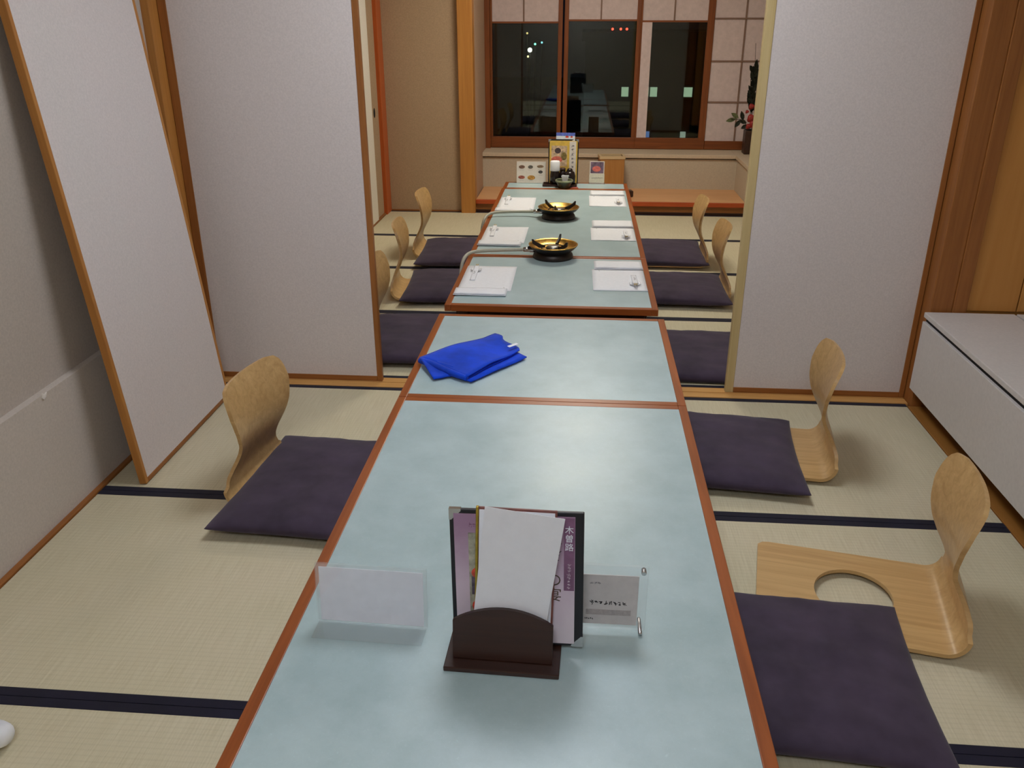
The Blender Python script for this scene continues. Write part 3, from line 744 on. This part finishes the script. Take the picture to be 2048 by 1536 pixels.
# ------------------------------------------------------------------ things on the far end table
fc = empty('food_photo_card', (-.358, 6.150, .3408), 0, 'white stand-up card with six small food pictures on the far table', 'card')
box('card_face', (-.105, 0, 0), (.103, .003, .150), plain('warm_white_card', (232, 224, 214), .5, .02), fc, .0005, (0, 0, .001), (math.radians(-5), 0, 0))
box('card_back', (-.105, 0, 0), (.103, .003, .148), MATS['warm_white_card'], fc, .0005, (0, .030, .001), (math.radians(7), 0, 0))
cols_ = [(110, 84, 70), (92, 88, 82), (130, 108, 84), (70, 68, 66), (150, 84, 70), (176, 128, 60)]
for k, (px, pz, rx, rz_) in enumerate(((-.068, .112, .022, .012), (-.006, .112, .018, .012), (.064, .116, .024, .010), (.066, .078, .016, .011), (-.070, .040, .024, .012), (.000, .038, .028, .016))):
    disc('dish_picture', rx, rz_, plain('dish_%d' % k, cols_[k], .5, .4, ns=90), fc, (px, -.0004+pz*.087, pz+.001), (math.radians(85), 0, 0))
    scribble('caption', .030, .004, 5, GREYINK, fc, (px, -.0006+(pz-.02)*.087, pz-.02), (math.radians(85), 0, 0), k, False, .0008)
tr = empty('condiment_tray', (-.150, 6.075, .3408), 0, 'small black tray under the far menu and condiments', 'tray')
box('tray_floor', (-.118, -.052, 0), (.118, .052, .005), darkw('x'), tr, .001)
for s in (-1, 1):
    box('tray_rim', (-.118, s*.052-.003, .0), (.118, s*.052+.003, .014), darkw('x'), tr, .001)
    box('tray_rim', (s*.118-.003, -.049, .0), (s*.118+.003, .049, .014), darkw('y'), tr, .001)
fm = empty('far_menu', (-.130, 6.118, .3465), label='tall yellow picture menu in a black folder on the far table', cat='menu', rot=(math.radians(88), 0, 0))
box('cover', (-.106, 0, -.008), (.106, .306, 0), MATS['black_leatherette'], fm, .002)
fpg = box('printed_page', (-.098, .004, 0), (.098, .296, .0015), plain('yellow_print', (222, 186, 84), .35, .06, ns=30), fm, 0)
box('pale_band', (.042, .004, .0015), (.088, .292, .002), plain('pale_band', (226, 218, 210), .4, .03), fpg, 0)
scribble('vertical_lettering', .018, .20, 7, plain('slate_ink', (96, 92, 104), .5), fpg, (.064, .176, .0021), (0, 0, 0), 31, True, .003)
box('food_photo', (-.085, .120, .0015), (.025, .262, .002), plain('food_photo', (196, 170, 140), .4, .25, ns=40), fpg, 0)
disc('dish_print', .040, .022, plain('meat_pink', (206, 108, 92), .4, .15, ns=60), fpg, (-.045, .168, .0021), (0, 0, 0))
disc('dish_print', .022, .020, plain('pot_dark', (72, 58, 62), .4, .2), fpg, (-.040, .228, .0021), (0, 0, 0))
disc('dish_print', .020, .028, plain('dish_olive', (120, 104, 56), .4, .3, ns=60), fpg, (.004, .190, .0021), (0, 0, 0))
for x, y in ((-.1065, .3065), (.1065, .3065)):
    s = 1 if x < 0 else -1
    prism('metal_corner', [(x, y), (x+s*.022, y), (x, y-.022)], -.0085, .0022, METAL, fm, 0)
lf = empty('blue_leaflet', (-.118, 6.132, .640), label='small blue and white leaflet sticking up behind the yellow menu', cat='leaflet', rot=(math.radians(80), 0, math.radians(-4)))
box('sheet', (-.066, 0, -.001), (.066, .056, .001), plain('leaflet_white', (214, 220, 228), .5, .05), lf, 0)
box('blue_band', (-.066, .034, .001), (.066, .056, .0014), plain('leaflet_blue', (86, 104, 186), .5, .2, ns=60), lf, 0)
disc('red_print', .012, .007, MATS['dish_red'], lf, (.010, .028, .0014), (0, 0, 0)); disc('red_print', .008, .006, MATS['dish_red'], lf, (.042, .028, .0014), (0, 0, 0))
DARKG = plain('dark_soy_glass', (34, 24, 24), .2, .1)
b1 = empty('sauce_bottle', (-.186, 6.070, .3462), 0, 'dark sauce bottle with a tall white cap on the far table', 'bottle')
lathe('bottle_body', [(.030, 0), (.034, .004), (.034, .070), (.030, .092), (.029, .100)], DARKG, b1, 28)
lathe('cap', [(.034, .098), (.035, .102), (.034, .160), (.030, .166), (.004, .167)], PAPER, b1, 28)
b2 = empty('soy_cruet', (-.082, 6.078, .3462), 0, 'squat dark cruet beside the white capped bottle', 'cruet')
lathe('cruet_body', [(.034, 0), (.040, .006), (.042, .060), (.034, .088), (.018, .098)], DARKG, b2, 28)
lathe('lid', [(.020, .096), (.022, .100), (.016, .112), (.004, .116)], DARKG, b2, 24)
b3 = empty('spice_jar', (-.132, 6.092, .3462), 0, 'low dark spice jar between bottle and cruet', 'jar')
lathe('jar_body', [(.020, 0), (.023, .004), (.023, .085), (.018, .095)], DARKG, b3, 24)
lathe('lid', [(.020, .093), (.021, .112), (.016, .116), (.004, .117)], plain('brown_lid', (66, 44, 36), .4), b3, 24)
ac = empty('ashtray_bowl', (-.118, 5.985, .3408), 0, 'small dark green glazed bowl holding a white paper cone', 'bowl')
lathe('bowl_body', [(.034, 0), (.042, .003), (.046, .022), (.056, .040), (.060, .052), (.058, .056), (.050, .046), (.036, .026), (.010, .022)], plain('oribe_glaze', (58, 62, 44), .3, .35, ns=20), ac, 36)
lathe('pale_rim', [(.0605, .044), (.0625, .052), (.0595, .0575), (.056, .054)], plain('rim_glaze', (140, 146, 116), .3, .2, ns=20), ac, 36, cap=False)
pc = empty('paper_cone', (-.112, 5.985, .366), 0, 'folded white paper cone standing in the green bowl', 'paper')
prism('cone_front', [(-.010, 0), (.012, 0), (.027, .064), (-.027, .060)], 0, .004, PAPER, pc, .0004, (0, .002, 0), (math.radians(94), 0, 0))
prism('cone_back', [(-.008, 0), (.010, 0), (.024, .058), (-.022, .062)], 0, .004, PAPER, pc, .0004, (0, .012, 0), (math.radians(84), 0, 0))
rp = tag(box('red_packet', (-.030, -.014, 0), (.030, .014, .004), plain('red_packet', (184, 96, 84), .5, .1), None, .001, (-.050, 5.985, .3412), (0, 0, .2)), 'flat red packet lying beside the green bowl', 'packet')
c2 = empty('dessert_card', (.113, 6.172, .3408), 0, 'small stand-up card with a pink dessert picture on the far table', 'card holder')
box('acrylic_foot', (-.058, -.030, 0), (.058, .030, .003), ACR, c2, .001)
box('card_face', (-.054, 0, .003), (.050, .003, .155), MATS['warm_white_card'], c2, .0005, (0, 0, 0), (math.radians(-4), 0, 0))
box('picture', (-.048, -.0006, .072), (.044, .0, .150), plain('dessert_bg', (112, 92, 110), .4, .35, ns=30), c2, 0, (0, 0, 0), (math.radians(-4), 0, 0))
disc('dessert_print', .030, .020, plain('dessert_pink', (224, 120, 110), .4, .12, ns=50), c2, (-.006, .0058, .102), (math.radians(86), 0, 0))
box('cream_label', (-.056, -.0010, .008), (.052, -.0004, .066), plain('cream_label', (226, 220, 200), .5, .04, ns=80), c2, 0, (0, 0, 0), (math.radians(-4), 0, 0))
scribble('small_print', .080, .008, 9, GREYINK, c2, (0, .0006, .040), (math.radians(86), 0, 0), 44, False, .0012)

# ------------------------------------------------------------------ on the platform and shelf
wb = empty('waste_box', (.245, 7.225, .0965), .10, 'plain wooden waste box on the platform behind the table', 'waste box')
pw = wood('waste_box_wood', (172, 118, 62), (190, 138, 78), 'z', .5)
for (a, b) in (((-.100, -.075), (.100, -.065)), ((-.100, .065), (.100, .075)), ((-.100, -.065), (-.090, .065)), ((.090, -.065), (.100, .065))):
    box('side_board', (a[0], a[1], 0), (b[0], b[1], .272), pw, wb, .002)
box('bottom_board', (-.090, -.065, 0), (.090, .065, .008), pw, wb, .001)
for (a, b) in (((-.106, -.080), (.106, -.062)), ((-.106, .062), (.106, .080)), ((-.106, -.062), (-.088, .062)), ((.088, -.062), (.106, .062))):
    box('rim', (a[0], a[1], .268), (b[0], b[1], .292), wood('rim_wood', (202, 174, 132), (214, 188, 148), 'x', .5), wb, .002)
ws = tag(prism('wooden_wedge', [(-.020, -.035), (.020, -.035), (.016, .035), (-.016, .035)], 0, .050, darkw('y'), None, .004, (.400, 6.980, .0968), (0, 0, .15)), 'small dark brown block on the platform edge by the far table', 'block')

fl = empty('flower_vase', (1.405, 7.43, .3842), 0, 'dark square vase with an autumn flower arrangement on the side shelf', 'vase')
vb_ = bmesh.new(); add_box(vb_, (-.060, -.060, 0), (.060, .060, .19), .006)
from_bm('vase_body', vb_, plain('dark_vase', (58, 34, 24), .4, .15), fl)
box('vase_lip', (-.052, -.052, .188), (.052, .052, .194), BLACK, fl, .002)
LEAFD = plain('dark_leaf', (44, 50, 38), .6, .3, ns=50); LEAFW = plain('pale_leaf', (116, 124, 84), .6, .3, ns=40); BERRY = plain('red_flower', (150, 44, 40), .55, .25, ns=60)
STEM = plain('stem_green', (60, 56, 38), .7, .2)
def leaf(parent, p, d, l, w, mat, name='leaf'):
    d = Vector(d).normalized(); s = d.cross(Vector((0, -1, .25))).normalized(); nrm = s.cross(d)
    bm = bmesh.new(); ring = []
    prof = [(0, .05), (.25, .8), (.5, 1), (.75, .7), (1, .03)]
    L1 = [bm.verts.new(Vector(p)+d*l*a+s*w*b+nrm*.12*w) for a, b in prof]; L0 = [bm.verts.new(Vector(p)+d*l*a-nrm*.1*w) for a, b in prof]; L2 = [bm.verts.new(Vector(p)+d*l*a-s*w*b+nrm*.12*w) for a, b in prof]
    for k in range(4):
        bm.faces.new((L0[k], L0[k+1], L1[k+1], L1[k])); bm.faces.new((L2[k], L2[k+1], L0[k+1], L0[k]))
    bmesh.ops.solidify(bm, geom=list(bm.faces), thickness=.0012)
    return from_bm(name, bm, mat, parent)
rv = random.Random(11)
for k in range(5):
    tx = rv.uniform(-.06, .0)
    st_ = tube('stem', [(rv.uniform(-.03, .03), rv.uniform(-.03, .03), .15), (tx*.6, 0, .35), (tx+.01*k-.02, 0, .50+.045*k)], .003, STEM, fl, 6)
    for j in range(9):
        zz_ = .33+j*.036+.01*k
        leaf(fl, (tx*.7+rv.uniform(-.01, .01), rv.uniform(-.02, .02), zz_), (rv.uniform(-.7, .7), rv.uniform(-.6, .3), 1), rv.uniform(.06, .095), .016, LEAFD)
tube('stem', [(-.02, 0, .5), (-.03, 0, .66), (-.045, 0, .86)], .0018, STEM, fl, 6)
tube('stem', [(-.02, -.03, .17), (-.09, -.05, .27), (-.18, -.06, .28)], .003, STEM, fl, 6)
for p, d, l in (((-.13, -.055, .29), (-.8, 0, .5), .075), ((-.15, -.058, .285), (-1, 0, -.25), .085), ((-.11, -.05, .275), (-.6, 0, -.8), .075), ((-.09, -.05, .27), (-.3, 0, 1), .08), ((-.06, -.05, .25), (-1, 0, .35), .07), ((-.05, -.05, .235), (-.9, 0, -.5), .06)):
    leaf(fl, p, d, l, .018, LEAFW if p[2] > .28 else LEAFD)
for p, r_ in (((-.035, -.05, .38), .024), ((-.066, -.05, .340), .014), ((-.03, -.055, .29), .032), ((-.01, -.055, .245), .032), ((-.045, -.06, .225), .022), ((.03, -.05, .32), .026)):
    bm = bmesh.new(); bmesh.ops.create_icosphere(bm, subdivisions=2, radius=r_)
    for v in bm.verts: v.co *= 1+.18*math.sin(9*math.atan2(v.co.x, v.co.z)+v.co.y*80)
    from_bm('flower_head', bm, BERRY, fl, p, smooth=True)

# ------------------------------------------------------------------ white split-toe sock at the lower left
def sock():
    o = empty('split_toe_sock', (-1.279, 1.250, .004), 0, 'white split-toe sock at the lower left edge of the mat floor', 'sock')
    me = bpy.data.meshes.new('sock_body')
    V = [(-.13, .0, .040), (-.08, .0, .046), (-.02, .0, .042), (.035, .0, .036), (.075, .016, .032), (.108, .012, .028), (.070, -.028, .026), (.090, -.030, .022), (-.14, .0, .10)]
    E_ = [(0, 1), (1, 2), (2, 3), (3, 4), (4, 5), (3, 6), (6, 7), (0, 8)]
    me.from_pydata(V, E_, [])
    s = link('sock_body', me, PAPER if False else cloth('white_cotton', (232, 234, 244), .9, 500), o)
    m = s.modifiers.new('skin', 'SKIN'); m.use_smooth_shade = True
    R_ = [(.034, .036), (.040, .042), (.046, .040), (.050, .034), (.034, .030), (.026, .024), (.026, .024), (.020, .020), (.036, .034)]
    for sv, r in zip(me.skin_vertices[0].data, R_): sv.radius = r
    me.skin_vertices[0].data[0].use_root = True
    s.modifiers.new('subdivision', 'SUBSURF').render_levels = 2
    lathe('cuff', [(.035, 0), (.037, .002), (.037, .018), (.034, .020)], MATS['white_cotton'], o, 24, (-.14, 0, .112))
sock()

# ------------------------------------------------------------------ the night outside
NIGHTW = plain('night_concrete', (46, 46, 48), .9, .2, ns=2)
structure(box('ground_outside', (-60, 9, -6.1), (60, 120, -6.0), plain('night_asphalt', (30, 30, 32), .9, .1, ns=1), None, 0))
bl = empty('distant_building', (2.2, 26, -6), 0, 'dark building outside the window with a few lit windows', 'building')
box('wall', (-2.2, 0, 0), (6, 5, 6.9), NIGHTW, bl, 0)
box('roof_edge', (-2.3, -.1, 6.8), (6.1, 5, 7.05), NIGHTW, bl, 0)
LITW = emit('lit_window', (.80, 1.0, .78), .7)
for x, w_ in ((-1.02, .20), (-.42, .16), (-.20, .20), (.78, .24), (2.1, .3)):
    f_ = box('window', (x-w_/2-.04, -.06, 5.28), (x+w_/2+.04, .02, 5.62), NIGHTW, bl, 0)
    box('pane', (x-w_/2, -.08, 5.32), (x+w_/2, -.055, 5.58), LITW, f_, 0)
SHOP = emit('shop_light', (.25, .4, 1.0), .6); SHOPW = emit('shop_light_white', (.85, .95, .9), .5)
box('shop_sign', (-.40, -.10, 3.95), (-.25, -.02, 4.35), SHOP, bl, 0); box('shop_sign', (.65, -.10, 4.05), (.80, -.02, 4.35), SHOPW, bl, 0)
for x in (-1.45, -1.22, -1.05):
    bm = bmesh.new(); bmesh.ops.create_icosphere(bm, subdivisions=2, radius=.035)
    from_bm('red_lamp', bm, emit('red_lamp', (1, .05, .03), 9), bl, (x, -.05, 7.12), smooth=True)
for k, (x, z, c, s) in enumerate(((-1.52, 6.60, (1, .95, .85), 16), (-1.40, 6.74, (.2, 1, .6), 6), (-1.62, 6.40, (1, .8, .4), 4), (-1.25, 6.76, (.3, .8, 1), 3), (-1.70, 7.0, (1, .7, .3), 2))):
    r_ = empty('street_lamp', (x, 25+k*.4, -6), 0, ['white street lamp outside the left window', 'green light on a pole outside the left window', 'amber light on a pole outside the left window', 'pale blue light on a pole outside the left window', 'faint orange light on a pole outside the left window'][k], 'street lamp', 'night lamps outside')
    tube('pole', [(0, 0, 0), (0, 0, z*.5), (0, 0, z-.05)], .025, NIGHTW, r_, 8)
    bm = bmesh.new(); bmesh.ops.create_icosphere(bm, subdivisions=2, radius=.06 if k == 0 else .03)
    from_bm('lamp_head', bm, emit('lamp_head_%d' % k, c, s), r_, (0, 0, z), smooth=True)
